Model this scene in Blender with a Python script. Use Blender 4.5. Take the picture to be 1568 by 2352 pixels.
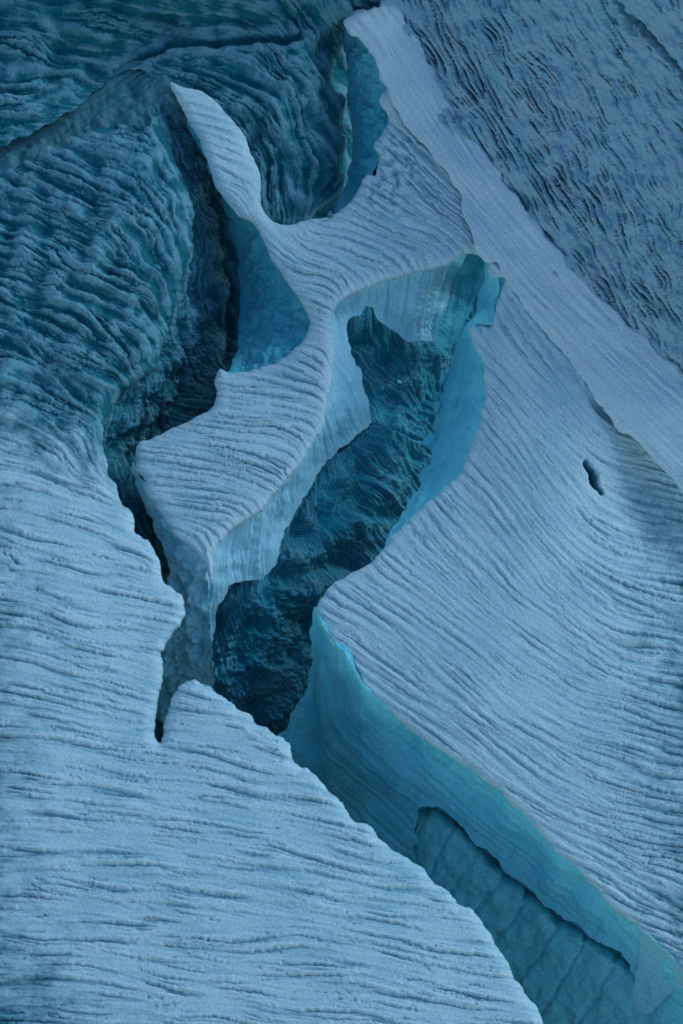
import bpy, math
import numpy as np
from mathutils import Vector

sc = bpy.context.scene
for _o in list(bpy.data.objects):
    bpy.data.objects.remove(_o)

# ------------------------------------------------------------------ camera, sky, sun, exposure
PITCH = math.radians(45.0)            # camera looks down onto the glacier
DIST = 200.0                          # metres to the middle of the ice
M = 0.02                              # metres per survey unit (one unit = one photo pixel at 1568x2352)
CU, CV = 784.0, 1176.0
FWD = np.array([0.0, math.cos(PITCH), -math.sin(PITCH)])
UPV = np.array([0.0, math.sin(PITCH), math.cos(PITCH)])
CAM = -DIST * FWD

cam_d = bpy.data.cameras.new('camera')
cam_d.sensor_fit = 'VERTICAL'
cam_d.angle = 2 * math.atan(CV * M / DIST)
cam_d.clip_start = 1.0
cam_d.clip_end = 2000.0
cam = bpy.data.objects.new('camera', cam_d)
sc.collection.objects.link(cam)
cam.location = CAM
cam.rotation_euler = (math.pi / 2 - PITCH, 0, 0)
sc.camera = cam

SUN_EL, SUN_AZ = math.radians(36), math.radians(62)     # azimuth clockwise from +Y (away from the camera)
w = bpy.data.worlds.new('World')
sc.world = w
w.use_nodes = True
nt = w.node_tree
sky = nt.nodes.new('ShaderNodeTexSky')
sky.sky_type = 'NISHITA'
sky.sun_disc = False
sky.sun_elevation = SUN_EL
sky.sun_rotation = SUN_AZ
sky.air_density = 1.0
sky.dust_density = 0.0
sky.ozone_density = 1.0
bg = nt.nodes['Background']
bg.inputs['Strength'].default_value = 0.15
nt.links.new(sky.outputs['Color'], bg.inputs['Color'])

sun_d = bpy.data.lights.new('sun', 'SUN')
sun_d.energy = 1.45
sun_d.angle = math.radians(25)
sun_d.color = (0.86, 0.95, 1.0)
sun = bpy.data.objects.new('sun', sun_d)
sc.collection.objects.link(sun)
sdir = Vector((math.sin(SUN_AZ) * math.cos(SUN_EL), math.cos(SUN_AZ) * math.cos(SUN_EL), math.sin(SUN_EL)))
sun.rotation_euler = sdir.to_track_quat('Z', 'Y').to_euler()

sc.view_settings.view_transform = 'Standard'
sc.view_settings.look = 'None'
sc.view_settings.gamma = 1.0
sc.view_settings.exposure = 0.12

# ------------------------------------------------------------------ numeric helpers
G = 2.5                               # grid spacing of the ice surfaces, survey units (6 cm)
TILT = 0.25                           # general rise of the glacier away from the camera


def to_world(u, v, rel):
    """Survey unit (u, v) on the ice whose height is rel above the tilted mean glacier -> world metres."""
    h = (rel + TILT * (CV - v)) * M
    dx = (u - CU) * M / DIST
    dy = (CV - v) * M / DIST
    d = FWD[None, :] + dx.reshape(-1, 1) * np.array([1.0, 0, 0]) + dy.reshape(-1, 1) * UPV
    k = (h.reshape(-1) - CAM[2]) / d[:, 2]
    return CAM + k[:, None] * d


def tps(ctrl, u, v, smooth=0.0):
    c = np.array(ctrl, float)
    n = len(c)
    x = c[:, :2] / 500.0
    d2 = ((x[:, None] - x[None]) ** 2).sum(-1)
    K = 0.5 * d2 * np.log(d2 + 1e-12) + smooth * np.eye(n)
    Pm = np.hstack([np.ones((n, 1)), x])
    A = np.block([[K, Pm], [Pm.T, np.zeros((3, 3))]])
    s = np.linalg.solve(A, np.concatenate([c[:, 2], np.zeros(3)]))
    uu, vv = u.ravel() / 500.0, v.ravel() / 500.0
    out = s[n] + s[n + 1] * uu + s[n + 2] * vv
    for i in range(n):
        r2 = (uu - x[i, 0]) ** 2 + (vv - x[i, 1]) ** 2
        out = out + s[i] * 0.5 * r2 * np.log(r2 + 1e-12)
    return out.reshape(u.shape)


def idw(ctrl, u, v, p=4.0):
    num = np.zeros_like(u)
    den = np.zeros_like(u)
    for a, b, c in ctrl:
        wgt = 1.0 / (((u - a) ** 2 + (v - b) ** 2) + 900.0) ** (p / 2)
        num += wgt * c
        den += wgt
    return num / den


def band(shape, wl, seed, g=G, width=0.55, aniso=1.0):
    """Noise of one wavelength (survey units)."""
    rng = np.random.default_rng(seed)
    ny, nx = shape
    f = np.fft.rfft2(rng.standard_normal((ny, nx)))
    ky = np.fft.fftfreq(ny)[:, None] / g
    kx = np.fft.rfftfreq(nx)[None, :] / g * aniso
    k = np.sqrt(kx * kx + ky * ky) + 1e-9
    f *= np.exp(-(np.log(k * wl) ** 2) / (2 * width ** 2))
    n = np.fft.irfft2(f, s=(ny, nx))
    return n / n.std()


def fbm(shape, wl, seed, octaves=4, gain=0.5, g=G):
    out = 0
    for i in range(octaves):
        if wl / 2 ** i < 1.6 * g:
            break
        out = out + gain ** i * band(shape, wl / 2 ** i, seed * 31 + i, g)
    return out / out.std()


def sample(a, x, y):
    ny, nx = a.shape
    x = np.clip(x, 0, nx - 1.001)
    y = np.clip(y, 0, ny - 1.001)
    i = x.astype(np.int32)
    j = y.astype(np.int32)
    fx = x - i
    fy = y - j
    b = a.ravel()
    q = j * nx + i
    return (b[q] * (1 - fx) + b[q + 1] * fx) * (1 - fy) + (b[q + nx] * (1 - fx) + b[q + nx + 1] * fx) * fy


def lic(noise, ang, length, g=G, stp=None):
    """Smear noise along the flow direction field: ripples, flutes and streaks that follow the ice."""
    ny, nx = noise.shape
    X, Y = np.meshgrid(np.arange(nx, dtype=np.float32), np.arange(ny, dtype=np.float32))
    noise = noise.astype(np.float32)
    c, s = np.cos(ang).astype(np.float32), np.sin(ang).astype(np.float32)
    stp = stp or min(2.0, max(1.2, length / g / 40))
    n = max(2, int(length / g / 2 / stp))
    out = noise.copy()
    tot = 1.0
    for sg in (1, -1):
        x, y = X.copy(), Y.copy()
        for k in range(n):
            j = np.clip(y, 0, ny - 1).astype(np.int32) * nx + np.clip(x, 0, nx - 1).astype(np.int32)
            x = x + sg * stp * c.ravel()[j]
            y = y + sg * stp * s.ravel()[j]
            wt = 0.5 + 0.5 * math.cos(math.pi * (k + 1) / (n + 1))
            out += wt * sample(noise, x, y)
            tot += wt
    out /= out.std()
    return out


def smooth_poly(pts, closed=True, seed=0, jag=0.0, jwl=34.0):
    """Catmull-Rom through the surveyed outline, resampled at 1 unit, with a little natural raggedness."""
    p = np.array(pts, float)
    n = len(p)
    out = []
    for i in range(n):
        p0, p1, p2, p3 = p[(i - 1) % n], p[i], p[(i + 1) % n], p[(i + 2) % n]
        L = np.linalg.norm(p2 - p1)
        m = max(2, int(L))
        t = (np.arange(m) / m)[:, None]
        if L > 150 or np.linalg.norm(p1 - p0) > 220 or np.linalg.norm(p3 - p2) > 220:
            out.append(p1 + (p2 - p1) * t)
        else:
            out.append(0.5 * ((2 * p1) + (-p0 + p2) * t + (2 * p0 - 5 * p1 + 4 * p2 - p3) * t ** 2
                              + (-p0 + 3 * p1 - 3 * p2 + p3) * t ** 3))
    q = np.vstack(out)
    if jag > 0:
        rng = np.random.default_rng(seed + 5)
        N = len(q)
        nz = np.zeros(N)
        for wl, a in ((jwl * 3, 1.6), (jwl, 0.55), (jwl / 3, 0.14)):
            f = np.fft.rfft(rng.standard_normal(N))
            k = np.fft.rfftfreq(N) + 1e-9
            f *= np.exp(-(np.log(k * wl) ** 2) / 0.5)
            z = np.fft.irfft(f, N)
            nz += a * z / z.std()
        tn = np.roll(q, -1, 0) - np.roll(q, 1, 0)
        tn /= np.linalg.norm(tn, axis=1)[:, None] + 1e-9
        q = q + jag * nz[:, None] * np.stack([-tn[:, 1], tn[:, 0]], 1)
    return q


def inside_mask(q, us, vs):
    m = np.zeros((len(vs), len(us)), bool)
    a, b = q, np.roll(q, -1, 0)
    for r, v in enumerate(vs):
        hit = (a[:, 1] <= v) != (b[:, 1] <= v)
        if not hit.any():
            continue
        aa, bb = a[hit], b[hit]
        x = np.sort(aa[:, 0] + (v - aa[:, 1]) / (bb[:, 1] - aa[:, 1]) * (bb[:, 0] - aa[:, 0]))
        m[r] = (np.searchsorted(x, us) % 2) == 1
    return m


def nearest_boundary(q, us, vs, g):
    ny, nx = len(vs), len(us)
    U, V = np.meshgrid(us, vs)
    bu = np.full((ny, nx), 1e7)
    bv = np.full((ny, nx), 1e7)
    i = np.clip(np.round((q[:, 0] - us[0]) / g).astype(int), 0, nx - 1)
    j = np.clip(np.round((q[:, 1] - vs[0]) / g).astype(int), 0, ny - 1)
    bu[j, i] = q[:, 0]
    bv[j, i] = q[:, 1]
    d = np.hypot(bu - U, bv - V)
    stp = 1
    while stp < max(nx, ny):
        stp *= 2
    while stp >= 1:
        for dy in (-stp, 0, stp):
            for dx in (-stp, 0, stp):
                if (dx == 0 and dy == 0) or abs(dx) >= nx or abs(dy) >= ny:
                    continue
                ys, yd = slice(max(0, dy), ny + min(0, dy)), slice(max(0, -dy), ny + min(0, -dy))
                xs, xd = slice(max(0, dx), nx + min(0, dx)), slice(max(0, -dx), nx + min(0, -dx))
                cu, cv = bu[ys, xs], bv[ys, xs]
                nd = np.hypot(cu - U[yd, xd], cv - V[yd, xd])
                better = nd < d[yd, xd]
                bu[yd, xd] = np.where(better, cu, bu[yd, xd])
                bv[yd, xd] = np.where(better, cv, bv[yd, xd])
                d[yd, xd] = np.where(better, nd, d[yd, xd])
        stp //= 2
    return bu, bv, d


# ------------------------------------------------------------------ materials
def ice_material(name, clean, film, blue=None, bare_shade=None, rough=0.55, speck=0.25, grain=1.0, blotch=0.6, film_amt=0.5, spec=0.3, film_lo=0.45, film_hi=0.85, tone=0.22, grit=(0.03, 0.12, 0.17)):
    m = bpy.data.materials.new(name)
    m.use_nodes = True
    t = m.node_tree
    N, L = t.nodes, t.links
    bs = N['Principled BSDF']
    bs.inputs['Roughness'].default_value = rough
    bs.inputs['Specular IOR Level'].default_value = spec
    pos = N.new('ShaderNodeTexCoord').outputs['Object']

    def noise(scale, detail=4, rgh=0.55, dist=0.0):
        n = N.new('ShaderNodeTexNoise')
        n.inputs['Scale'].default_value = scale
        n.inputs['Detail'].default_value = detail
        n.inputs['Roughness'].default_value = rgh
        n.inputs['Distortion'].default_value = dist
        L.new(pos, n.inputs['Vector'])
        return n.outputs['Fac']

    def ramp(src, a, b, lo=0.0, hi=1.0):
        r = N.new('ShaderNodeMapRange')
        r.interpolation_type = 'SMOOTHSTEP'
        for k, val in zip(('From Min', 'From Max', 'To Min', 'To Max'), (a, b, lo, hi)):
            r.inputs[k].default_value = val
        L.new(src, r.inputs['Value'])
        return r.outputs['Result']

    def mix(fac, a, b):
        x = N.new('ShaderNodeMix')
        x.data_type = 'RGBA'
        L.new(fac, x.inputs[0])
        for sk, val in ((6, a), (7, b)):
            if isinstance(val, tuple):
                x.inputs[sk].default_value = (*val, 1)
            else:
                L.new(val, x.inputs[sk])
        return x.outputs[2]

    def math_(op, a, b):
        x = N.new('ShaderNodeMath')
        x.operation = op
        for i, val in enumerate((a, b)):
            if isinstance(val, (int, float)):
                x.inputs[i].default_value = val
            else:
                L.new(val, x.inputs[i])
        return x.outputs[0]

    at = N.new('ShaderNodeAttribute')
    at.attribute_name = 'stain_shade'
    streak_shade = at.outputs['Fac']
    big = noise(0.35, 5, 0.6)
    fac = math_('ADD', math_('MULTIPLY', streak_shade, 0.65), math_('MULTIPLY', big, blotch))
    film_f = ramp(fac, film_lo, film_hi, 0.0, film_amt)
    col = mix(film_f, clean, film)
    if blue:
        col = mix(ramp(noise(0.6, 6, 0.65, 0.6), 0.5, 0.72, 0.0, 0.75), col, blue)
    if bare_shade:
        ab = N.new('ShaderNodeAttribute')
        ab.attribute_name = 'bare_shade'  # darker-tone mask: exposed ice, grit and painted shade
        c2 = mix(ramp(fac, 0.45, 0.80), bare_shade[1], bare_shade[0])
        c2 = mix(ramp(noise(0.6, 6, 0.65, 0.6), 0.5, 0.72, 0.0, 0.75), c2, bare_shade[2])
        bf = math_('ADD', ab.outputs['Fac'], math_('MULTIPLY', math_('SUBTRACT', noise(0.9, 5, 0.6), 0.5), 0.9))
        col = mix(ramp(bf, 0.25, 0.75), col, c2)
    patch = ramp(noise(0.5, 4, 0.6), 0.40, 0.70)
    sp = math_('MULTIPLY', ramp(noise(17.0, 3, 0.8), 0.55, 0.68, 0.0, speck), math_('ADD', math_('MULTIPLY', patch, 0.75), 0.25))
    col = mix(sp, col, grit)
    hs = N.new('ShaderNodeHueSaturation')
    L.new(col, hs.inputs['Color'])
    L.new(ramp(noise(14.0, 4, 0.9), 0.36, 0.64, 1.0 - tone, 1.0 + tone), hs.inputs['Value'])
    col = hs.outputs['Color']
    L.new(col, bs.inputs['Base Color'])
    bm = N.new('ShaderNodeBump')
    bm.inputs['Strength'].default_value = 0.6
    bm.inputs['Distance'].default_value = 0.05 * grain
    L.new(math_('ADD', math_('MULTIPLY', noise(11.0, 5, 0.8), 1.4), math_('MULTIPLY', noise(2.6, 4, 0.65), 1.2)), bm.inputs['Height'])
    L.new(bm.outputs['Normal'], bs.inputs['Normal'])
    return m


BARE_SHADE = ((0.004, 0.145, 0.195), (0.12, 0.33, 0.42), (0.003, 0.105, 0.145))  # rough dark ice; also the painted dimming of margins and hole
SLIT = ((0.02, 0.13, 0.18), (0.02, 0.13, 0.18), (0.01, 0.10, 0.14))
MAT = {
    'snow': ice_material('granular_snow', (0.465, 0.70, 0.77), (0.20, 0.47, 0.57), bare_shade=BARE_SHADE, speck=0.4, film_amt=0.7, grain=1.1, spec=0.15, rough=0.7),  # second colour: blue ice and painted trough shade
    'ramp': ice_material('smooth_dusty_snow', (0.46, 0.69, 0.77), (0.40, 0.58, 0.68), speck=0.35, film_amt=0.7, grain=0.6),
    'rough': ice_material('dusty_rough_ice', BARE_SHADE[0], BARE_SHADE[1], blue=BARE_SHADE[2], speck=0.5, film_amt=1.0, grain=1.2, spec=0.08, rough=0.75),
    'debris': ice_material('gritty_fissured_ice', (0.21, 0.47, 0.57), (0.27, 0.42, 0.53), blue=(0.11, 0.37, 0.46), bare_shade=SLIT, speck=0.6, film_amt=0.9, grain=0.9),
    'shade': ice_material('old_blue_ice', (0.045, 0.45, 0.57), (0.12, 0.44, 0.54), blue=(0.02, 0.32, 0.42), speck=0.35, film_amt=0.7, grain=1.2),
    'facet': ice_material('dusty_wall_facet', (0.20, 0.63, 0.73), (0.27, 0.58, 0.68), speck=0.2, film_amt=0.7, grain=0.5),
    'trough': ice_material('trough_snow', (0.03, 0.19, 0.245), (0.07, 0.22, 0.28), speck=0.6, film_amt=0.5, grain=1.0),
    'wall': ice_material('blue_ice_wall', (0.14, 0.70, 0.81), (0.21, 0.66, 0.77), blue=(0.05, 0.52, 0.63), speck=0.25, film_amt=0.6, grain=0.8, rough=0.5),
    'face': ice_material('dusty_face_ice', (0.26, 0.72, 0.82), (0.38, 0.68, 0.78), blue=(0.10, 0.55, 0.66), speck=0.4, film_amt=0.8, grain=1.0),
    'pale': ice_material('pale_fluted_ice', (0.28, 0.66, 0.79), (0.32, 0.58, 0.72), bare_shade=((0.02, 0.32, 0.46), (0.03, 0.36, 0.50), (0.015, 0.25, 0.38)), speck=0.2, film_amt=0.5, grain=0.5),  # darker blue set paints the shade of the pit head
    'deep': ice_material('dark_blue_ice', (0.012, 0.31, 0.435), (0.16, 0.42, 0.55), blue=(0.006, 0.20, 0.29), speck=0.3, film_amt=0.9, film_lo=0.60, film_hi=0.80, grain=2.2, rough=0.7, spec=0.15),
    'teal': ice_material('teal_lower_wall', (0.16, 0.76, 0.86), (0.25, 0.70, 0.80), speck=0.2, film_amt=0.8, grain=0.6, rough=0.45),
}


# ------------------------------------------------------------------ sheet builder
def clamp01(a):
    return np.clip(a, 0, 1)


def sheet(name, poly, heights, flow, relief, mat, seed=1, jag=1.2, lip=0.0, lip_drop=None, g=G, drop=500.0,
          skirt=True, rel_fn=None, smooth=0.0, stain_len=160.0, stain_wl=14.0, parent=None, bare_shade=None, relief_shade=0.0, edge_calm=26.0, skirt_min=-0.12, skirt_where=None, stain_gain=1.0):
    q = smooth_poly(poly, seed=seed, jag=jag)
    us = np.arange(q[:, 0].min() - 2 * g, q[:, 0].max() + 3 * g, g)
    vs = np.arange(q[:, 1].min() - 2 * g, q[:, 1].max() + 3 * g, g)
    U, V = np.meshgrid(us, vs)
    shape = U.shape
    ins = inside_mask(q, us, vs)
    bu, bv, d = nearest_boundary(q, us, vs, g)
    snap = d < 0.75 * g
    U2 = np.where(snap, bu, U)
    V2 = np.where(snap, bv, V)
    ok = ins | snap
    rel = heights(U2, V2) if callable(heights) else tps(heights, U2, V2, smooth)
    if callable(lip) or lip > 0:
        lip_drop = lip_drop(U2, V2) if callable(lip_drop) else lip_drop
        lip = lip(U2, V2) if callable(lip) else lip
        x = clamp01(np.where(ok, np.where(snap, 0, d), 0) / lip)
        rel = rel - (lip if lip_drop is None else lip_drop) * (1 - np.sqrt(np.maximum(0, 1 - (1 - x) ** 2)))
    ang = np.radians(idw(flow, U, V))
    if rel_fn:
        rel = rel + rel_fn(U2, V2, shape, ang)
    P = to_world(U2.ravel(), V2.ravel(), rel.ravel()).reshape(*shape, 3)
    n = np.cross(np.gradient(P, axis=1), np.gradient(P, axis=0))
    n /= np.linalg.norm(n, axis=2)[..., None] + 1e-9
    n *= np.where(n @ (-FWD) < 0, -1, 1)[..., None]
    disp = relief(U, V, shape, ang, d)
    fq = np.fft.rfft2(disp)
    kk = np.sqrt((np.fft.fftfreq(shape[0])[:, None]) ** 2 + (np.fft.rfftfreq(shape[1])[None, :]) ** 2) / g
    hp = np.fft.irfft2(fq * (1 - np.exp(-(kk * 55.0) ** 2)), s=shape)
    hp = np.tanh(hp / (hp[ok].std() + 1e-6) * 1.1)
    disp = disp * M * (0.12 + 0.88 * clamp01(d / edge_calm) if edge_calm else 1.0)
    P = P + n * disp[..., None]
    st = lic(band(shape, stain_wl, seed + 900, g), ang, stain_len, g) * 0.22 + 0.5
    st = 0.5 + stain_gain * (st - 0.5) * (1 - abs(relief_shade)) + 0.36 * relief_shade * hp  # streaks, plus crest dust and trough shade put into the colour by relief
    # faces
    f_ok = ok[:-1, :-1] & ok[1:, :-1] & ok[:-1, 1:] & ok[1:, 1:]
    some = ins[:-1, :-1] | ins[1:, :-1] | ins[:-1, 1:] | ins[1:, 1:]
    cen = (ins[:-1, :-1].astype(int) + ins[1:, :-1] + ins[:-1, 1:] + ins[1:, 1:])
    f_ok &= some & (cen >= 1)
    J, I = np.nonzero(f_ok)
    nx = shape[1]
    a = J * nx + I
    quads = np.stack([a, a + nx, a + nx + 1, a + 1], 1)
    verts = P.reshape(-1, 3)
    stain_shade = st.ravel()
    if skirt:
        # ice continues downwards below the lips that face away from the camera
        pad = np.pad(f_ok, 1)
        sm = np.pad(f_ok.astype(np.float32), 5)
        for ax in (0, 1):
            sm = sum(np.roll(sm, k, ax) for k in range(-4, 5)) / 9.0
        gy, gx = np.gradient(sm)
        gl = np.hypot(gx, gy) + 1e-6
        away = ((gy / gl) > skirt_min)[5:-5, 5:-5]
        if skirt_where:
            away &= skirt_where(U, V)[:-1, :-1]
        inx, iny = (gx / gl)[5:-5, 5:-5], (gy / gl)[5:-5, 5:-5]
        ring = []
        inward = np.zeros((len(verts), 2))
        for (dj, di, o1, o2) in ((-1, 0, 0, 1), (0, -1, nx, 0), (0, 1, 1, nx + 1)):
            nb = pad[1 + dj:1 + dj + f_ok.shape[0], 1 + di:1 + di + f_ok.shape[1]]
            jj, ii = np.nonzero(f_ok & ~nb & away)
            b = jj * nx + ii
            ring.append(np.stack([b + o2, b + o1], 1))
            for off in (o1, o2):
                inward[b + off] = np.stack([inx[jj, ii], iny[jj, ii]], 1)
        ring = np.vstack(ring)
        ids, inv = np.unique(ring, return_inverse=True)
        inv = inv.reshape(ring.shape)
        base = len(verts)
        layers = [verts]
        sts = [stain_shade]
        prev = ids
        steps = 3
        for k in range(1, steps + 1):
            low = verts[ids].copy()
            low[:, 2] -= drop * M * k / steps
            low[:, 0] += 0.45 * drop * M * k / steps * inward[ids, 0]
            low[:, 1] -= 0.30 * drop * M * k / steps * inward[ids, 1]
            layers.append(low)
            sts.append(stain_shade[ids])
            cur = base + np.arange(len(ids))
            quads = np.vstack([quads, np.stack([prev[inv[:, 0]], prev[inv[:, 1]], cur[inv[:, 1]], cur[inv[:, 0]]], 1)])
            prev = cur
            base += len(ids)
        verts = np.vstack(layers)
        stain_shade = np.concatenate(sts)
    n_all = len(verts)
    used, inv = np.unique(quads, return_inverse=True)
    quads = inv.reshape(-1, 4)
    verts = verts[used]
    stain_shade = stain_shade[used]
    me = bpy.data.meshes.new(name)
    me.vertices.add(len(verts))
    me.vertices.foreach_set('co', verts.astype(np.float32).ravel())
    me.loops.add(quads.size)
    me.loops.foreach_set('vertex_index', quads.astype(np.int32).ravel())
    me.polygons.add(len(quads))
    me.polygons.foreach_set('loop_start', np.arange(0, quads.size, 4, dtype=np.int32))
    me.update(calc_edges=True)
    me.polygons.foreach_set('use_smooth', np.ones(len(quads), bool))
    at = me.attributes.new('stain_shade', 'FLOAT', 'POINT')
    at.data.foreach_set('value', clamp01(stain_shade).astype(np.float32))
    if bare_shade:
        bb = clamp01(bare_shade(U2, V2)).ravel()
        bb = np.concatenate([bb, np.full(max(0, n_all - bb.size), 0.1)])[used]
        ab = me.attributes.new('bare_shade', 'FLOAT', 'POINT')
        ab.data.foreach_set('value', bb.astype(np.float32))
    me.materials.append(MAT[mat])
    me.validate()
    o = bpy.data.objects.new(name, me)
    sc.collection.objects.link(o)
    o.parent = parent
    return o


def struct(o):
    o['kind'] = 'structure'
    return o


# relief of the open snow: wandering ripples of uneven spacing with leaning crests and melt pockets
def crinkle(h, seed, g=G, a=4.0, wl=24):
    """ragged crest lines: shift the relief sideways by small-scale noise"""
    y, x = np.mgrid[0:h.shape[0], 0:h.shape[1]].astype(np.float32)
    dx = fbm(h.shape, wl * 1.6, seed + 300, 3, 0.6, g)
    dy = fbm(h.shape, wl, seed + 301, 3, 0.6, g)
    return sample(h, x + a / g * dx, y + a * 0.8 / g * dy)


def wander(shape, ang, seed, g=G, a=0.16, wl=170):
    return ang + a * fbm(shape, wl, seed + 70, 2, g=g)


def ripples(shape, ang, seed, wl=24, length=320, amp=4.0, fine=0.3, g=G, lean=0.55, sharp=0.5, patchy=0.3, width=0.26, mixed=0.25, rag=1.3):
    """terracettes: fairly regular ridges, gentle uphill side, steep riser on the downhill side, thin crests"""
    an = wander(shape, ang, seed, g, 0.07, 300)
    n1 = lic(band(shape, wl, seed, g, width), an, length, g)
    if mixed:
        n1 = n1 + mixed * 1.6 * lic(band(shape, wl * 1.8, seed + 5, g, 0.3), an, length, g, 3.0)
        n1 /= n1.std()
    patch = np.clip(0.85 + patchy * lic(fbm(shape, 110, seed + 2, 1, g=g), an, 200, g, 6.0), 0.15, 1.9)
    y, x = np.mgrid[0:shape[0], 0:shape[1]].astype(np.float32)
    k = lean * wl / g * 0.25
    px, py = -np.sin(an), np.cos(an)
    n1 = np.tanh(n1 * 0.8) * 1.3
    for _ in range(2):
        n1 = sample(n1, x - k * px * n1, y - k * py * n1)
    h = (1 - sharp) * n1 - sharp * np.abs(n1 - 0.5) + 0.4
    h = crinkle(h, seed, g, rag, 30)
    n2 = lic(band(shape, max(wl * 0.4, 2.6 * g), seed + 1, g), an, length * 0.25, g)
    return amp * patch * (h + 0.14 * n2) + 0.4 * fine * band(shape, 10, seed + 3, g)


def pockets(shape, ang, seed, wl=30, length=90, thr=0.9, g=G, dens=260, lean=0.6):
    """lens-shaped melt pockets strung along the ripples, steep on the uphill side"""
    an = wander(shape, ang, seed, g)
    n = lic(band(shape, wl, seed, g, 0.4), an, length, g)
    d = fbm(shape, dens, seed + 9, 3, g=g)
    y, x = np.mgrid[0:shape[0], 0:shape[1]].astype(np.float32)
    k = lean * wl / g * 0.5
    c = np.clip(n - thr + 0.45 * d, 0, 1.6)
    c = sample(c, x - k * -np.sin(an) * c, y + k * np.cos(an) * c)
    return crinkle(c, seed, g, 1.8, 30)


# ================================================================== THE ICE
# ---- left glacier: the rippled foreground slab running up into the rough dark ice
A_POLY = [(-110, 2480), (-110, 460), (0, 400), (90, 350), (170, 315), (250, 275), (300, 262), (345, 232), (372, 208), (388, 200), (396, 232), (386, 262),
          (400, 330), (415, 400), (440, 450), (447, 520), (436, 590), (412, 660), (386, 760), (352, 850), (292, 892), (260, 932),
          (240, 980), (244, 1060), (270, 1130), (303, 1180), (312, 1220), (345, 1247), (372, 1310), (380, 1342), (420, 1368),
          (426, 1408), (402, 1450), (376, 1490), (374, 1570), (362, 1612), (356, 1680), (370, 1702), (381, 1650), (395, 1612),
          (408, 1582), (442, 1560), (482, 1580), (540, 1620), (590, 1658), (640, 1690), (668, 1720), (688, 1760), (720, 1776),
          (770, 1830), (810, 1880), (850, 1900), (880, 1936), (916, 1962), (960, 1986), (1000, 2030), (1040, 2060), (1090, 2100),
          (1122, 2142), (1150, 2190), (1180, 2240), (1212, 2292), (1252, 2352), (1280, 2400), (1320, 2480)]
A_H = [(-150, 2560, 0), (300, 2560, 5), (900, 2560, 0), (1360, 2560, -30), (-150, 2000, 0), (400, 2000, 12), (900, 2050, 0), (700, 1790, 0),
       (-150, 1500, 15), (200, 1500, 18), (400, 1420, 0), (350, 1620, -8), (450, 1600, 0), (-150, 1100, 20), (230, 1050, 5),
       (260, 1130, -5), (240, 980, 0), (292, 892, 5), (380, 760, 15), (430, 590, 25), (440, 500, 35), (390, 320, 30), (345, 245, 35), (390, 205, 30),
       (0, 900, 35), (200, 700, 55), (0, 600, 45), (300, 500, 75), (100, 480, 55), (0, 420, 20), (250, 330, 55), (170, 340, 45), (100, 370, 25), (250, 285, 30),
       (150, 1250, 10), (0, 750, 40)]
A_F = [(0, 2300, 3), (600, 2300, 5), (1100, 2250, 10), (0, 1800, 4), (400, 1800, 7), (650, 1750, 13), (0, 1300, 9), (300, 1350, 12),
       (0, 1100, 9), (200, 1130, 13), (0, 900, 14), (200, 950, 22), (0, 650, 13), (250, 650, 24), (330, 500, 30), (100, 450, 20), (250, 330, 15), (400, 1450, 16),
       (440, 540, 80), (432, 480, 70), (425, 600, 88), (412, 660, 88), (395, 720, 85), (370, 800, 80), (330, 860, 65), (280, 900, 70), (250, 960, 80), (245, 1040, 75), (400, 410, 60), (385, 330, 60), (330, 640, 30), (300, 760, 26), (220, 850, 24)]


def A_rel(U, V, shape, ang, d):
    up = clamp01((1120 - V + 0.25 * U) / 300)           # upper part: rougher, broken ice
    low = ripples(shape, ang, 11, 23, 260, 4.5, 0.3, patchy=0.6, mixed=0.5, width=0.34) - 5.0 * pockets(shape, ang, 14, 22, 110, 1.25) - 2.5 * pockets(shape, ang, 16, 15, 60, 1.6)
    an = wander(shape, ang, 20, a=0.14, wl=240)
    high = ripples(shape, an, 21, 18, 240, 6.6, 0.5, patchy=0.55, mixed=0.5, width=0.33, rag=1.8, sharp=0.6)
    fold = lic(band(shape, 80, 22, width=0.35), an, 300, G, 5.0)
    high = high - 6.0 * np.abs(fold) + 8 * fbm(shape, 220, 25, 2) - 6 * pockets(shape, an, 27, 24, 110, 1.0) + 1.1 * crinkle(lic(band(shape, 8.5, 29), an, 50), 30, a=2) + 0.6 * fbm(shape, 30, 32, 3)
    return low * (1 - up) + high * up


left = struct(sheet('glacier', A_POLY, A_H, A_F, A_rel, 'snow', seed=3, jag=1.3, lip=lambda U, V: 30 + 45 * clamp01((1020 - V) / 120), lip_drop=lambda U, V: 20 + 32 * clamp01((1020 - V) / 120) * clamp01((U - 180) / 80),
              relief_shade=-0.7, bare_shade=lambda U, V: np.maximum((1230 - V + 0.35 * U) / 480, 0.60 * clamp01((380 - U) / 520) + 0.35 * clamp01((V - 2150) / 300)), skirt_where=lambda U, V: V > 1100))  # rough ice above; left and bottom dimming is painted into the colour


# ---- smooth snow trough behind the rough ice, top left
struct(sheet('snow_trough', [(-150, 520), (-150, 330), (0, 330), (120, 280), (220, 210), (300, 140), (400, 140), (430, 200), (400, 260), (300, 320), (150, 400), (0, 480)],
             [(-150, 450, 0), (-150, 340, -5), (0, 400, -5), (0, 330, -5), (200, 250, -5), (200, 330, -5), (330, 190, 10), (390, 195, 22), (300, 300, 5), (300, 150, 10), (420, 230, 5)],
             [(0, 370, -25), (300, 220, -30)], lambda U, V, s, a, d: 5 * fbm(s, 120, 5, 3) + 1.4 * lic(band(s, 14, 6), a, 120), 'trough', seed=6, skirt=False))

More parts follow.
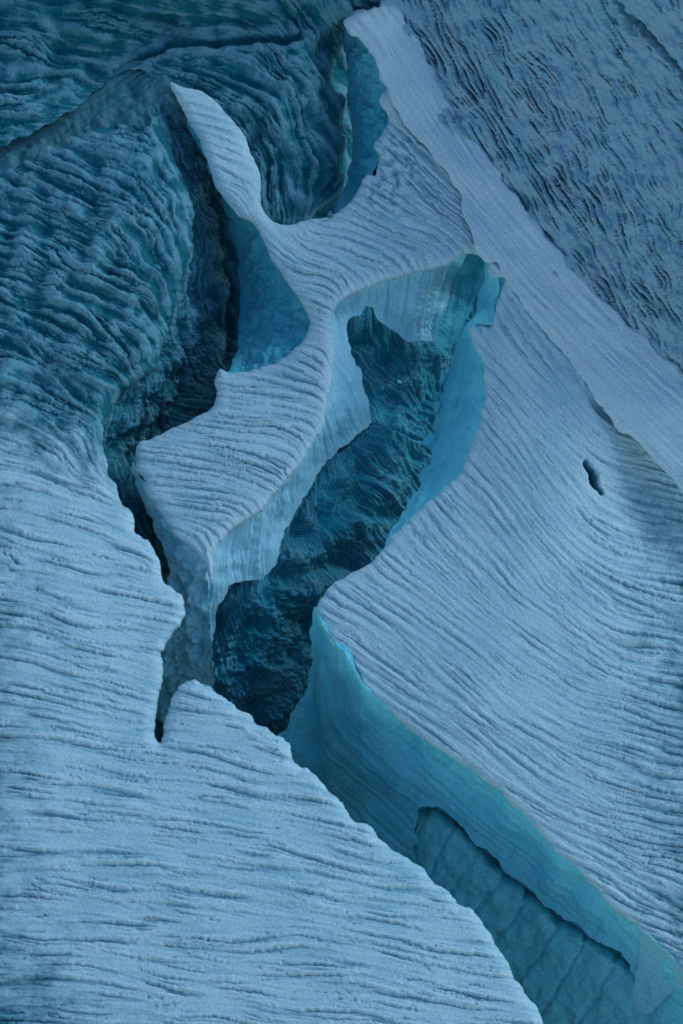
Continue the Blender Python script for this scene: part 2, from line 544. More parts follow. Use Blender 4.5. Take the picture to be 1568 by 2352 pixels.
# ---- top: folded dark glacier beyond
E_POLY = [(-150, 400), (0, 338), (110, 286), (190, 235), (235, 196), (300, 160), (380, 190), (440, 230), (560, 360), (570, 480), (640, 560), (760, 540),
          (830, 470), (830, 300), (800, 150), (830, 60), (880, 30), (900, -120), (-150, -120)]
E_H = [(-150, 380, 25), (0, 328, 25), (190, 228, 20), (300, 165, 15), (400, 110, 40), (400, 200, 20), (500, 200, 35), (560, 300, 10), (600, 420, -25), (640, 500, -40),
       (620, 270, 30), (680, 320, 10), (690, 420, -40), (740, 470, -75), (800, 440, -120), (805, 330, -130), (790, 200, -90), (785, 80, -20), (740, 250, -20), (760, 380, -80),
       (700, 120, 50), (600, 90, 45), (640, 110, 55), (780, 30, 60), (880, 0, 75), (500, 40, 80), (300, 80, 60), (100, 200, 50), (0, 150, 70), (0, 0, 100), (400, 0, 100), (700, 20, 80),
       (400, 75, 20), (300, 135, 15), (230, 190, 5)]
E_F = [(0, 100, 14), (200, 150, 12), (300, 60, 12), (500, 50, 12), (420, 150, 5), (550, 150, 14), (480, 210, 25), (640, 170, 40), (700, 220, 62), (620, 330, 65), (690, 330, 78), (620, 430, 85),
       (700, 430, 80), (760, 470, 150), (740, 330, 60), (760, 150, 65), (770, 40, 55), (0, 280, 5), (850, 20, 45)]


def E_rel(U, V, s, a, d):
    an = wander(s, a, 40, a=0.14, wl=240)
    r = ripples(s, an, 41, 17, 240, 6.4, 0.5, patchy=0.55, mixed=0.5, width=0.33, rag=1.8, sharp=0.6) - 6.0 * np.abs(lic(band(s, 76, 42, width=0.35), an, 300, G, 5.0))
    r += 8 * fbm(s, 200, 44, 2) + 1.1 * crinkle(lic(band(s, 8.5, 45), an, 60), 49, a=2) + 0.6 * fbm(s, 30, 50, 3) - 5 * pockets(s, an, 46, 24, 130, 1.0)
    # fold line with a dark fissure under it
    line = np.interp(U, [230, 330, 400, 480, 600, 690], [190, 140, 100, 105, 98, 88])
    t = (V - line)
    r += np.where((U > 260) & (U < 700), -26 * np.exp(-((t + 9) / 9.0) ** 2) + 10 * np.exp(-((t - 9) / 10.0) ** 2), 0)
    return r


struct(sheet('folded_ice', E_POLY, E_H, E_F, E_rel, 'rough', seed=8, jag=1.5, skirt=False, stain_wl=18, relief_shade=0.75))

# ---- upper right: gritty fissured slope with a long dark crack
D_POLY = [(800, -120), (850, 40), (900, 150), (960, 270), (1030, 360), (1130, 490), (1230, 630), (1350, 760), (1500, 890), (1720, 1080), (1720, -120)]
D_H = [(868, -100, 72), (900, 30, 68), (955, 90, 73), (1005, 190, 77), (1060, 292, 79), (1130, 372, 81), (1200, 470, 83), (1300, 600, 87), (1400, 703, 91), (1568, 855, 96), (1720, 980, 100), (950, 260, 40), (1230, 620, 50), (1500, 880, 55), (1100, 100, 150), (1300, 300, 175), (1450, 500, 185),
       (1568, 650, 190), (1720, 600, 290), (1400, 100, 300), (1568, 300, 310), (1720, -100, 520), (1400, -100, 400), (1200, -100, 260)]
D_F = [(950, 50, 62), (1000, 60, 60), (1200, 300, 55), (1400, 300, 60), (1500, 500, 70), (1300, 550, 58), (1500, 100, 50), (1560, 700, 60), (1400, 600, 62)]


D_SLIT = {}


def D_rel(U, V, s, a, d):
    an = wander(s, a, 50, a=0.12)
    r = crinkle(2.0 * lic(band(s, 26, 51), an, 260) + 0.9 * lic(band(s, 12, 52), an, 110), 57, a=2.5, wl=30) + 5 * fbm(s, 150, 53, 2)
    near = np.clip(1.2 - np.abs((U - 0.70 * V - 985) / 230), 0, 1)       # fissures thickest along the middle of the slope
    bl = np.interp(V, [0, 90, 190, 292, 372, 470, 600, 703, 855, 980], [880, 958, 1006, 1062, 1130, 1200, 1300, 1400, 1568, 1720])
    edge = np.exp(-np.abs(U - bl - 12) / 26.0)
    n = lic(band(s, 11, 55, width=0.5), an, 80)
    m = lic(band(s, 10, 58, width=0.5), an + 0.06, 170)
    den = 0.28 * fbm(s, 190, 54, 2)
    c1 = np.clip(n - 1.9 + den + 0.75 * near + 0.25 * edge, 0, 1.0)
    r -= 17 * np.sqrt(c1)
    c2 = np.clip(m - 2.0 + den + 0.6 * near, 0, 1.0)
    r -= 15 * np.sqrt(c2)
    D_SLIT['m'] = clamp01(1.15 * np.sqrt(np.maximum(c1, c2)))          # dark grit plus painted depth shade in the fissures
    line = np.interp(U, [1380, 1430, 1500, 1568, 1720], [-40, 30, 90, 172, 330])
    t = V - line + 3 * band(s, 40, 57)
    r += np.where(U > 1370, -34 * np.exp(-((t) / 8.0) ** 2) + 12 * clamp01((-t + 10) / 40), 0)
    return r


struct(sheet('fissured_slope', D_POLY, D_H, D_F, D_rel, 'debris', seed=12, jag=2.6, lip=12, lip_drop=7, skirt=False, relief_shade=0.1, stain_len=220, bare_shade=lambda U, V: D_SLIT['m']))

# ---- the smooth bright snow ramp
R_POLY = [(793, 38), (815, 26), (835, 22), (858, 14), (872, 2), (878, -120), (905, -120), (918, 20), (940, 60), (962, 96), (988, 150), (1006, 190), (1034, 242), (1062, 292), (1095, 330), (1130, 372), (1164, 424), (1200, 470), (1250, 535), (1300, 600), (1350, 655), (1400, 703), (1450, 750), (1500, 795), (1568, 855), (1640, 915), (1720, 980), (1720, 1270),
          (1640, 1192), (1568, 1130), (1480, 1032), (1420, 985), (1372, 925), (1330, 865), (1290, 810), (1230, 740), (1180, 672), (1158, 636), (1140, 604), (1116, 606), (1092, 566), (1066, 500), (1052, 444),
          (1000, 364), (926, 284), (882, 196), (842, 108), (800, 78)]
R_H = [(800, 45, 62), (840, 100, 62), (885, 190, 60), (926, 282, 58), (1000, 362, 52), (1052, 440, 48), (1066, 495, 45), (1094, 565, 42), (1160, 640, 40), (1230, 740, 42), (1300, 820, 46), (1372, 925, 54),
       (1480, 1030, 62), (1568, 1130, 66), (1720, 1270, 70), (870, 0, 72), (960, -100, 95), (960, 60, 82), (1010, 180, 80), (1130, 360, 84), (1200, 470, 86), (1300, 595, 90), (1400, 700, 94), (1568, 855, 98), (1720, 960, 102),
       (930, 200, 70), (1060, 400, 64), (1150, 540, 60), (1300, 740, 66), (1450, 900, 76), (1600, 1020, 84)]
R_F = [(830, 60, 50), (900, 150, 58), (1000, 300, 54), (1150, 550, 50), (1300, 750, 47), (1500, 950, 43), (1650, 1080, 42)]


def R_rel(U, V, s, a, d):
    an = wander(s, a, 60, a=0.05)
    return 0.9 * lic(band(s, 34, 61), an, 420) * np.clip(0.7 + 0.5 * fbm(s, 160, 65, 2), 0, 2) + 0.45 * lic(band(s, 13, 62), an, 240) + 3 * fbm(s, 300, 66, 2) + 0.15 * band(s, 8, 63)


struct(sheet('snow_ramp', R_POLY, R_H, R_F, R_rel, 'ramp', seed=14, jag=1.3, lip=lambda U, V: 5 + 24 * clamp01((V - 800) / 150), lip_drop=lambda U, V: 3 + 12 * clamp01((V - 800) / 150), skirt=False, stain_len=500, stain_wl=16))

# shaded ice face where the ramp breaks off at its upper end
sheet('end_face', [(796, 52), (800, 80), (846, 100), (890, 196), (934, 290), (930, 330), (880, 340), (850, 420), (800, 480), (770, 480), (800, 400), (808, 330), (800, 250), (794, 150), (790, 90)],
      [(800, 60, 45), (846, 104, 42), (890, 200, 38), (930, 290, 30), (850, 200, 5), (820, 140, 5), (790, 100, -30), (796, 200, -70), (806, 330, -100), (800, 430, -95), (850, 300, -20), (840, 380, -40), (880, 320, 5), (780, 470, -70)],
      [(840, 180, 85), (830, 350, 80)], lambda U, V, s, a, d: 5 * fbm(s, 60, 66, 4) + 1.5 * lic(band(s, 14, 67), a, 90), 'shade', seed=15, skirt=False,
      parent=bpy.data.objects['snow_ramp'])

# ---- right slope: rippled snow between the ramp and the crevasse
C_POLY = [(1060, 480), (1110, 585), (1128, 640), (1160, 640), (1140, 700), (1122, 752), (1096, 750), (1074, 752), (1086, 790), (1105, 830), (1113, 900), (1106, 945), (1090, 1000), (1060, 1078), (1000, 1140), (940, 1192),
          (892, 1245), (872, 1268), (850, 1294), (800, 1320), (762, 1345), (737, 1378), (726, 1402), (742, 1440), (762, 1478), (796, 1506), (832, 1580), (866, 1608), (900, 1640), (960, 1690), (1040, 1742), (1112, 1790), (1170, 1842),
          (1222, 1892), (1280, 1958), (1332, 2002), (1382, 2060), (1440, 2112), (1482, 2148), (1530, 2192), (1568, 2232), (1720, 2390), (1720, 1100), (1568, 1000), (1400, 850), (1250, 660), (1150, 540)]
C_H = [(1080, 560, 25), (1140, 640, 30), (1075, 755, -2), (1110, 900, 0), (1060, 1080, -8), (890, 1250, -15), (800, 1320, -22), (735, 1385, -28), (790, 1500, -18), (900, 1640, -8), (1110, 1790, 0), (1280, 1960, 0),
       (1440, 2110, -5), (1568, 2230, -10), (1720, 2390, -10), (1200, 1000, 42), (1200, 1300, 30), (1000, 1400, 12), (1100, 1600, 22), (1300, 1600, 20), (1250, 850, 36), (1300, 930, 44), (1250, 1150, 42), (1400, 1110, 20),
       (1480, 1130, -14), (1568, 1220, -18), (1480, 1080, -12), (1500, 1300, 14), (1568, 1450, 12), (1500, 1700, 14), (1700, 1500, 10), (1560, 1900, 6), (1700, 2000, 0), (1150, 615, 38), (1200, 690, 39), (1250, 745, 41), (1300, 805, 43), (1370, 880, 40), (1400, 880, 30), (1500, 980, 5), (1720, 1150, -5), (1700, 1300, -6),
       (1150, 760, 20), (1350, 1000, 42), (1420, 1010, 28)]
C_F = [(800, 1350, 33), (760, 1400, 30), (900, 1300, 40), (1000, 1200, 48), (1100, 900, 52), (1150, 800, 50), (1150, 700, 48), (1300, 950, 50), (900, 1550, 34), (1100, 1500, 38), (1100, 1700, 40), (1000, 1650, 36), (1300, 1400, 40), (1200, 1300, 50), (1400, 1600, 16), (1500, 1250, 6), (1500, 1500, 8),
       (1400, 1180, 28), (1250, 1150, 52), (1330, 1150, 50), (1300, 1850, 24), (1500, 1900, 12), (1200, 1800, 36), (1500, 2100, 20), (1400, 2020, 30), (1450, 1080, 12), (1560, 1100, 20), (1568, 1700, 8), (1350, 1500, 30), (1250, 1600, 34)]


def hole_mask(U, V):
    return np.exp(-((((U - 1361 - 0.42 * (V - 1095) + 3 * np.sin(V / 7.0)) / 8.5) ** 2 + ((V - 1095) / 32.0) ** 2) ** 2))


def C_rel(U, V, s, a, d):
    near = np.exp(-d / 120.0)
    right = clamp01((U - 1260) / 200) * clamp01((V - 940) / 120)
    fine = ripples(s, a, 71, 15, 240, 2.5, 0.3, patchy=0.5)
    edge = ripples(s, a, 74, 24, 320, 4.8, 0.2, lean=0.3) * near
    strong = (ripples(s, a, 77, 19, 240, 7.2, 0.3, mixed=0.4) - 4 * pockets(s, a, 79, 22, 120, 1.1)) * right
    hole = hole_mask(U, V)
    hollow = np.exp(-(((U - 1385) - 0.9 * (V - 945)) / 14.0) ** 2 - ((V - 945) / 26.0) ** 2)
    return fine * (1 - 0.55 * right) + edge + strong - 90 * hole - 22 * hollow


slope = struct(sheet('snow_slope', C_POLY, C_H, C_F, C_rel, 'snow', seed=17, jag=0.9, lip=15, lip_drop=9, stain_len=300, relief_shade=-0.6, bare_shade=lambda U, V: 0.5 * clamp01((U - 1250) / 350) * clamp01((V - 950) / 250) + 2.0 * clamp01(hole_mask(U, V) * 8 - 0.15), skirt_where=lambda U, V: (V > 1150) & (V < 1450)))  # right-side dimming and the hole's dark inside are painted into the colour

# walls of the crevasse under that slope
FL_W3 = [(1060, 900, 100), (1000, 1100, 115), (930, 1200, 130)]
wall3 = sheet('crevasse_wall', [(1112, 590), (1135, 625), (1135, 740), (1090, 752), (1112, 830), (1122, 900), (1112, 960), (1068, 1086), (1006, 1148), (946, 1198), (880, 1262), (886, 1240), (920, 1180),
                                (958, 1120), (984, 1050), (996, 970), (1006, 930), (1012, 895), (1032, 840), (1052, 780), (1066, 750), (1100, 690), (1108, 640)],
              [(1080, 752, -10), (1118, 830, -12), (1124, 900, -12), (1112, 960, -12), (1068, 1086, -16), (1006, 1148, -22), (880, 1262, -40), (886, 1240, -50), (920, 1180, -90), (958, 1120, -120),
               (984, 1050, -150), (996, 970, -165), (1012, 895, -165), (1032, 840, -150), (1052, 780, -120), (1135, 625, 10), (1112, 640, -40), (1095, 700, -70), (1135, 720, -10)],
              FL_W3, lambda U, V, s, a, d: 3.0 * fbm(s, 120, 81, 2) + 0.25 * band(s, 8, 82) + 1.0 * lic(band(s, 24, 83), a, 160), 'wall', seed=19, jag=2.2, skirt=False, parent=slope)

L_TOP = [(726, 1396), (740, 1440), (790, 1502), (830, 1576), (900, 1636), (960, 1686), (1040, 1738), (1110, 1786), (1170, 1838), (1222, 1888), (1280, 1952), (1332, 1998), (1382, 2056), (1440, 2106), (1482, 2144), (1530, 2188), (1568, 2226), (1700, 2366)]
L_MID = [(960, 1858), (1000, 1852), (1030, 1872), (1062, 1902), (1085, 1930), (1130, 1968), (1160, 2000), (1200, 2032), (1235, 2062), (1262, 2086), (1300, 2112), (1335, 2134), (1370, 2160), (1410, 2182), (1436, 2204), (1480, 2240)]


def seg_v(line, U):
    x = [p[0] for p in line]
    y = [p[1] for p in line]
    return np.interp(U, x, y)


def W5_h(U, V):
    top = seg_v(L_TOP, U)
    dv = np.maximum(V - top, 0)
    curve = 0.48 * dv + 62 * (1 - np.exp(-dv / 70.0))
    lefty = clamp01((980 - U) / 250)
    return -14 - curve - lefty * 0.22 * dv


def W5_rel(U, V, s, a, d):
    return 5 * fbm(s, 260, 91, 2) + 1.6 * lic(band(s, 60, 92), a, 260) + 0.9 * lic(band(s, 18, 94), a, 340) + 1.6 * np.exp(-d / 30.0) * fbm(s, 22, 98, 2) + 0.2 * band(s, 8, 93)


W5_F = [(700, 1600, 80), (850, 1750, 40), (1100, 1850, 40), (1400, 2120, 40)]
wall5 = sheet('crevasse_wall', L_TOP[:1] + [(p[0] + 6, p[1] - 8) for p in L_TOP[1:]] + [(1700, 2600), (1560, 2440)] + [(1472, 2286), (1450, 2228)] + [(p[0], p[1]) for p in L_MID[::-1][1:]]
              + [(955, 1900), (962, 1935), (945, 1952), (1000, 2080), (880, 2020), (760, 1880), (690, 1790), (640, 1700), (652, 1676), (672, 1640), (700, 1588), (717, 1530), (712, 1470), (719, 1424)],
              W5_h, W5_F, W5_rel, 'wall', seed=23, jag=1.6, skirt=False, parent=slope)


def W6_h(U, V):
    dv = V - seg_v(L_MID, U)
    return W5_h(U, V) - 24 - 0.06 * np.maximum(dv, 0) - 60 * np.exp(-np.abs(dv - 4) / 12.0)


def W6_rel(U, V, s, a, d):
    # vertical joints between the slabs of the lower wall
    r = 3 * fbm(s, 120, 95, 3) + 0.2 * band(s, 8, 96)
    wob = 2.5 * band(s, 160, 97)
    for x0, wd, dp in ((985, 4, 9), (1048, 4, 7), (1105, 4, 6), (1160, 5, 9), (1215, 4, 7), (1290, 5, 9), (1350, 4, 7), (1420, 5, 9)):
        t = U + 0.42 * (V - seg_v(L_MID, U)) - x0 + wob
        r += -dp * np.exp(-(t / wd) ** 2) + 1.6 * np.tanh(t / 16) * np.exp(-(t / 40.0) ** 2)
    return r


wall6 = sheet('lower_wall', [(958, 1850), (1000, 1840), (1062, 1888), (1130, 1955), (1200, 2018), (1262, 2072), (1335, 2120), (1410, 2168), (1500, 2230), (1600, 2320), (1640, 2560), (1250, 2560), (1100, 2260), (900, 2000), (930, 1958), (952, 1930)],
              W6_h, [(1000, 1950, 110), (1300, 2250, 112)], W6_rel, 'teal', seed=29, jag=2.0, skirt=False, parent=slope)

# dusty facet where the wall turns at its lower end
sheet('wall_facet', [(1478, 2140), (1530, 2186), (1568, 2224), (1640, 2298), (1620, 2330), (1560, 2262), (1530, 2290), (1482, 2330), (1452, 2292), (1462, 2230)],
      lambda U, V: W5_h(U, V) + 14 - 0.05 * (U - 1480), [(1500, 2220, 35)], lambda U, V, s, a, d: 1.5 * fbm(s, 80, 99, 2) + 0.5 * lic(band(s, 18, 100), a, 120), 'facet', seed=33, jag=1.0, skirt=False, parent=slope)

# ---- ice ridge in the middle
ridge = bpy.data.objects.new('ice_ridge', None)
ridge.location = Vector(to_world(np.array([560.0]), np.array([1050.0]), np.array([0.0]))[0])
sc.collection.objects.link(ridge)
B_POLY = [(392, 190), (420, 200), (470, 212), (528, 268), (562, 312), (576, 350), (598, 402), (602, 470), (616, 500), (648, 516), (700, 508), (757, 496), (784, 484), (806, 458), (826, 428), (842, 400), (860, 402), (868, 360), (858, 330),
          (880, 300), (892, 272), (868, 230), (900, 200), (940, 270), (1010, 350), (1070, 430), (1080, 490), (1104, 560), (1104, 586), (1070, 582), (1036, 604), (972, 622), (905, 640), (858, 655), (818, 672), (786, 690), (768, 714), (760, 745),
          (768, 800), (764, 860), (752, 930), (738, 990), (700, 1052), (664, 1098), (632, 1136), (590, 1184), (545, 1208), (512, 1240), (494, 1268), (488, 1320), (484, 1330), (470, 1290), (452, 1272), (428, 1250), (402, 1232), (384, 1202), (356, 1160), (336, 1132), (330, 1098),
          (312, 1078), (316, 1022), (350, 1008), (400, 982), (450, 960), (484, 938), (500, 900), (494, 876), (506, 848), (530, 856), (580, 850), (640, 830), (690, 790), (712, 748), (708, 726), (690, 690), (660, 648), (622, 590), (602, 545), (580, 512), (545, 494), (520, 462),
          (492, 420), (470, 350), (432, 275), (408, 230)]
B_H = [(395, 195, 45), (470, 250, 45), (540, 330, 42), (560, 430, 32), (600, 500, 20), (650, 540, 12), (750, 530, 6), (530, 470, 25), (850, 450, 16), (950, 400, 32), (880, 320, 25), (1000, 500, 24), (1064, 470, 36), (1090, 560, 30), (1060, 580, 20), (940, 290, 45), (900, 240, 48),
       (900, 600, 22), (780, 650, 22), (700, 620, 14), (650, 600, 8), (700, 740, 0), (755, 800, 8), (745, 950, 6), (600, 900, -4), (500, 870, -14), (500, 1000, -4), (320, 1030, -24), (340, 1130, -24), (640, 1130, 0), (500, 1200, -6), (430, 1250, -16), (484, 1300, -14), (640, 850, -5),
       (850, 520, 8), (600, 1050, 6)]
B_F = [(450, 250, 12), (550, 380, 18), (650, 580, 35), (640, 510, 50), (620, 460, 75), (750, 560, 14), (900, 450, 38), (950, 380, 45), (1000, 470, 35), (1040, 540, 45), (1080, 560, 60), (850, 600, 8), (950, 560, 16), (700, 650, 12), (740, 700, 14), (600, 900, 7), (500, 950, 8), (700, 930, 10), (450, 1080, 9), (620, 1080, 12), (420, 1200, 13),
       (757, 900, 75), (738, 985, 75), (592, 1182, 78), (660, 1100, 76), (505, 1245, 78), (700, 1050, 76), (760, 820, 75), (545, 1208, 78), (715, 880, 10), (690, 960, 10), (650, 1040, 11), (610, 1090, 12), (555, 1150, 12), (500, 1190, 12), (720, 800, 10), (650, 800, 8), (550, 1000, 9), (380, 1080, 9), (480, 1130, 11), (600, 980, 8), (700, 760, 15), (860, 650, 70), (960, 620, 70), (790, 690, 70)]


def B_rel(U, V, s, a, d):
    up = clamp01((620 - V) / 200) * clamp01((800 - U) / 150)
    r = ripples(s, a, 101, 19, 260, 7.2, 0.3, patchy=0.3, mixed=0.15, width=0.22) - 3.0 * pockets(s, a, 104, 20, 90, 1.6)
    brk = np.exp(-(((U - 880) / 60) ** 2 + ((V - 380) / 70) ** 2))
    return r * (1 - 0.55 * up) + brk * 8 * fbm(s, 50, 103, 3)


crest = sheet('crest', B_POLY, B_H, B_F, B_rel, 'snow', seed=31, jag=0.6, lip=26, lip_drop=15, relief_shade=-0.6, drop=90.0, edge_calm=34.0, skirt_min=0.3, skirt_where=lambda U, V: ((V > 845) & (V < 1040) & (U < 512)) | ((V < 430) & (U > 440) & (U < 850) & (U > 300 + 0.62 * V)))

W2_POLY = [(1110, 580), (1070, 570), (1036, 590), (972, 610), (905, 628), (858, 643), (812, 658), (776, 680), (752, 708), (746, 745), (754, 800), (750, 860), (738, 926), (724, 986), (690, 1044), (652, 1090), (620, 1126), (578, 1172), (540, 1196),
           (500, 1230), (482, 1262), (478, 1320), (480, 1400), (482, 1480), (485, 1600), (492, 1590), (489, 1500), (494, 1440), (508, 1382), (530, 1344), (560, 1336), (600, 1332), (622, 1310), (640, 1280), (652, 1225), (668, 1196), (690, 1160), (712, 1130), (730, 1085), (752, 1060),
           (780, 1035), (802, 1020), (822, 992), (852, 972), (848, 945), (838, 900), (832, 860), (812, 832), (802, 800), (796, 770), (802, 740), (822, 722), (836, 706), (850, 708), (862, 728), (884, 742), (905, 766), (932, 780), (968, 784), (1002, 788), (1030, 800), (1046, 780), (1066, 740), (1092, 690), (1112, 640)]
W2_H = [(1110, 580, -60), (1070, 575, -50), (1036, 595, -28), (970, 610, -8), (905, 630, -2), (830, 655, 0), (776, 685, 0), (750, 745, -4), (758, 800, -6), (740, 926, -8), (690, 1044, -10), (620, 1126, -14), (540, 1196, -18), (482, 1262, -24), (478, 1330, -55),
        (482, 1480, -200), (486, 1600, -320), (494, 1440, -170), (530, 1344, -110), (600, 1332, -140), (640, 1280, -130), (668, 1196, -120), (712, 1130, -120), (752, 1060, -130), (802, 1020, -150), (852, 972, -170), (838, 900, -130),
        (812, 832, -80), (798, 770, -50), (836, 708, -45), (862, 728, -60), (905, 766, -115), (968, 784, -150), (1010, 790, -180), (1060, 745, -190), (1100, 660, -150), (1040, 680, -140), (940, 700, -60), (1112, 620, -120)]
W2_F = [(1040, 680, 105), (950, 700, 100), (870, 690, 95), (780, 720, 85), (800, 850, 62), (780, 950, 70), (720, 1080, 88), (640, 1180, 95), (560, 1270, 95), (490, 1400, 92), (1080, 620, 120)]


def W2_rel(U, V, s, a, d):
    fl = lic(band(s, 20, 111), a, 240)
    fl2 = lic(band(s, 11, 112), a, 160)
    sc_ = np.exp(-(((U - 553 - 0.05 * (V - 1250)) / 26.0) ** 2 + ((V - 1258) / 52.0) ** 2))   # scooped niche
    return 4.6 * (0.4 * fl - np.abs(fl)) + 1.1 * fl2 + 2 * fbm(s, 120, 113, 2) + 0.15 * band(s, 8, 114) - 16 * sc_ * clamp01((590 - U) / 20)


flut = sheet('fluted_wall', W2_POLY, W2_H, W2_F, W2_rel, 'pale', seed=37, jag=1.4, skirt=False, bare_shade=lambda U, V: (U - 915 - 0.35 * (790 - V)) / 130)  # pit head shade painted as darker blue

W4_POLY = [(306, 1060), (330, 1100), (342, 1120), (362, 1150), (392, 1192), (410, 1222), (436, 1240), (460, 1262), (478, 1282), (487, 1330), (484, 1420), (486, 1500), (488, 1620), (420, 1660), (360, 1640), (350, 1500), (366, 1440), (372, 1400), (378, 1345), (392, 1296), (376, 1262), (360, 1236), (352, 1200), (332, 1160), (312, 1110)]
W4_H = [(310, 1070, -36), (342, 1125, -34), (392, 1196, -34), (436, 1245, -30), (476, 1286, -28), (485, 1340, -70), (484, 1420, -130), (486, 1500, -190), (488, 1620, -290), (420, 1660, -320), (360, 1640, -330), (360, 1500, -220), (375, 1345, -110), (390, 1296, -85), (352, 1205, -78), (314, 1110, -60), (420, 1400, -130), (430, 1300, -65)]
front = sheet('front_face', W4_POLY, W4_H, [(420, 1350, 80), (430, 1550, 95)],
              lambda U, V, s, a, d: 6 * fbm(s, 80, 121, 4) + 0.5 * band(s, 9, 122), 'face', seed=41, jag=1.6, skirt=False)

W1_POLY = [(440, 280), (480, 350), (502, 418), (530, 456), (556, 486), (590, 506), (612, 545), (632, 588), (668, 644), (700, 688), (718, 730), (722, 770), (690, 830), (640, 860), (560, 870), (510, 870), (520, 852), (538, 836), (546, 780), (552, 700), (549, 620), (538, 560), (524, 500), (500, 430), (468, 360), (434, 290)]
W1_H = [(440, 280, 20), (480, 350, 15), (502, 418, 8), (545, 480, 5), (590, 506, 0), (632, 588, -12), (700, 688, -20), (718, 740, -22), (690, 820, -18), (600, 868, -22), (515, 868, -40), (538, 836, -80), (546, 780, -130), (552, 700, -165), (549, 620, -150), (524, 500, -85), (500, 430, -45), (468, 360, -15), (434, 290, 10), (630, 740, -75), (600, 800, -68), (650, 820, -32)]
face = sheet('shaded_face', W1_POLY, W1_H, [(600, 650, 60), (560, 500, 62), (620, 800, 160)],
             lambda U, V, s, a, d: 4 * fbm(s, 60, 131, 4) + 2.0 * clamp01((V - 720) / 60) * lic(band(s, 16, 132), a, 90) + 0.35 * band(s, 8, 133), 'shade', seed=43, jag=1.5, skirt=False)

# ---- gully between the left glacier and the ridge
G_POLY = [(372, 205), (400, 200), (470, 290), (540, 400), (600, 560), (640, 700), (640, 860), (600, 940), (520, 1020), (430, 1080), (450, 1220), (500, 1400), (500, 1720), (330, 1720), (300, 1500), (290, 1300), (230, 1180), (215, 1000), (260, 900), (330, 830), (360, 740), (390, 650), (415, 560), (415, 470), (375, 400), (345, 300)]
G_H = [(385, 205, 10), (375, 300, -22), (400, 400, -22), (425, 480, -20), (422, 580, -28), (395, 680, -36), (365, 780, -42), (320, 860, -46), (260, 920, -50), (232, 1000, -55), (235, 1100, -60), (470, 430, -80), (440, 300, -35), (405, 240, 0), (500, 520, -130), (530, 640, -210), (500, 740, -210),
       (450, 700, -110), (430, 800, -130), (460, 850, -210), (520, 840, -235), (420, 920, -200), (345, 900, -90), (330, 980, -150), (300, 1060, -160), (290, 980, -90), (300, 1150, -130), (350, 1230, -165), (400, 1350, -240), (400, 1550, -430), (400, 1700, -480), (300, 1500, -430), (500, 1600, -450), (290, 1300, -320), (600, 700, -260), (600, 900, -260), (450, 1080, -240), (560, 560, -220)]
G_F = [(420, 300, 60), (460, 440, 65), (440, 600, 95), (425, 700, 88), (480, 640, 75), (500, 780, 60), (400, 850, 75), (450, 920, 10), (330, 900, 95), (290, 960, 105), (300, 1050, 75), (340, 1180, 60), (400, 1500, 90)]


def G_rel(U, V, s, a, d):
    crk = np.exp(-((U - np.interp(V, [400, 500, 640, 760, 850], [492, 522, 545, 545, 530]) + 8) / 12.0) ** 2) * clamp01((V - 380) / 40) * clamp01((860 - V) / 40)
    slot = np.exp(-((U - np.interp(V, [640, 760, 840, 900], [412, 420, 428, 425])) / 6.0) ** 2) * clamp01((V - 720) / 50) * clamp01((920 - V) / 20)
    return 3.0 * lic(band(s, 44, 141), a, 420) + crinkle(2.0 * lic(band(s, 18, 143), a, 200) + 1.5 * lic(band(s, 9, 144), a, 110), 145, a=2.5, wl=40) + 7 * fbm(s, 150, 142, 2) + 3.0 * np.abs(fbm(s, 48, 146, 4, 0.6)) - 35 * crk - 35 * slot


struct(sheet('gully', G_POLY, G_H, G_F, G_rel, 'rough', seed=47, edge_calm=0, skirt=False, stain_wl=9, relief_shade=0.4, stain_gain=1.6))

# ---- crevasse floor
F_POLY = [(700, 600), (1150, 600), (1180, 700), (1180, 1000), (1100, 1200), (1000, 1400), (900, 1600), (950, 1800), (1000, 2000), (760, 2000), (560, 1850), (420, 1720), (430, 1500), (500, 1250), (620, 1000)]
F_H = [(845, 720, -190), (810, 760, -170), (820, 850, -200), (850, 950, -235), (1000, 800, -260), (930, 790, -220), (900, 900, -255), (960, 980, -285), (1000, 900, -290), (780, 1050, -180), (830, 1010, -215), (800, 1150, -235), (720, 1150, -175), (660, 1230, -180), (850, 1250, -300), (940, 1130, -300), (600, 1390, -215),
       (530, 1370, -190), (680, 1400, -290), (550, 1550, -300), (500, 1500, -270), (650, 1650, -400), (720, 1500, -390), (900, 1900, -500), (1300, 2400, -700), (700, 600, -180), (1100, 650, -300), (1200, 1000, -380), (900, 1500, -430), (500, 1700, -450), (1000, 560, -250), (600, 1050, -180), (1700, 2700, -900)]
F_F = [(830, 760, 75), (870, 850, 60), (950, 850, 85), (900, 900, 25), (880, 950, 70), (950, 960, 40), (830, 1020, 25), (780, 1080, 95), (850, 1080, 40), (820, 1180, 35), (760, 1150, 100), (700, 1220, 110), (780, 1260, 40), (660, 1320, 105), (620, 1450, 105), (560, 1450, 70), (680, 1500, 85), (600, 1600, 40)]


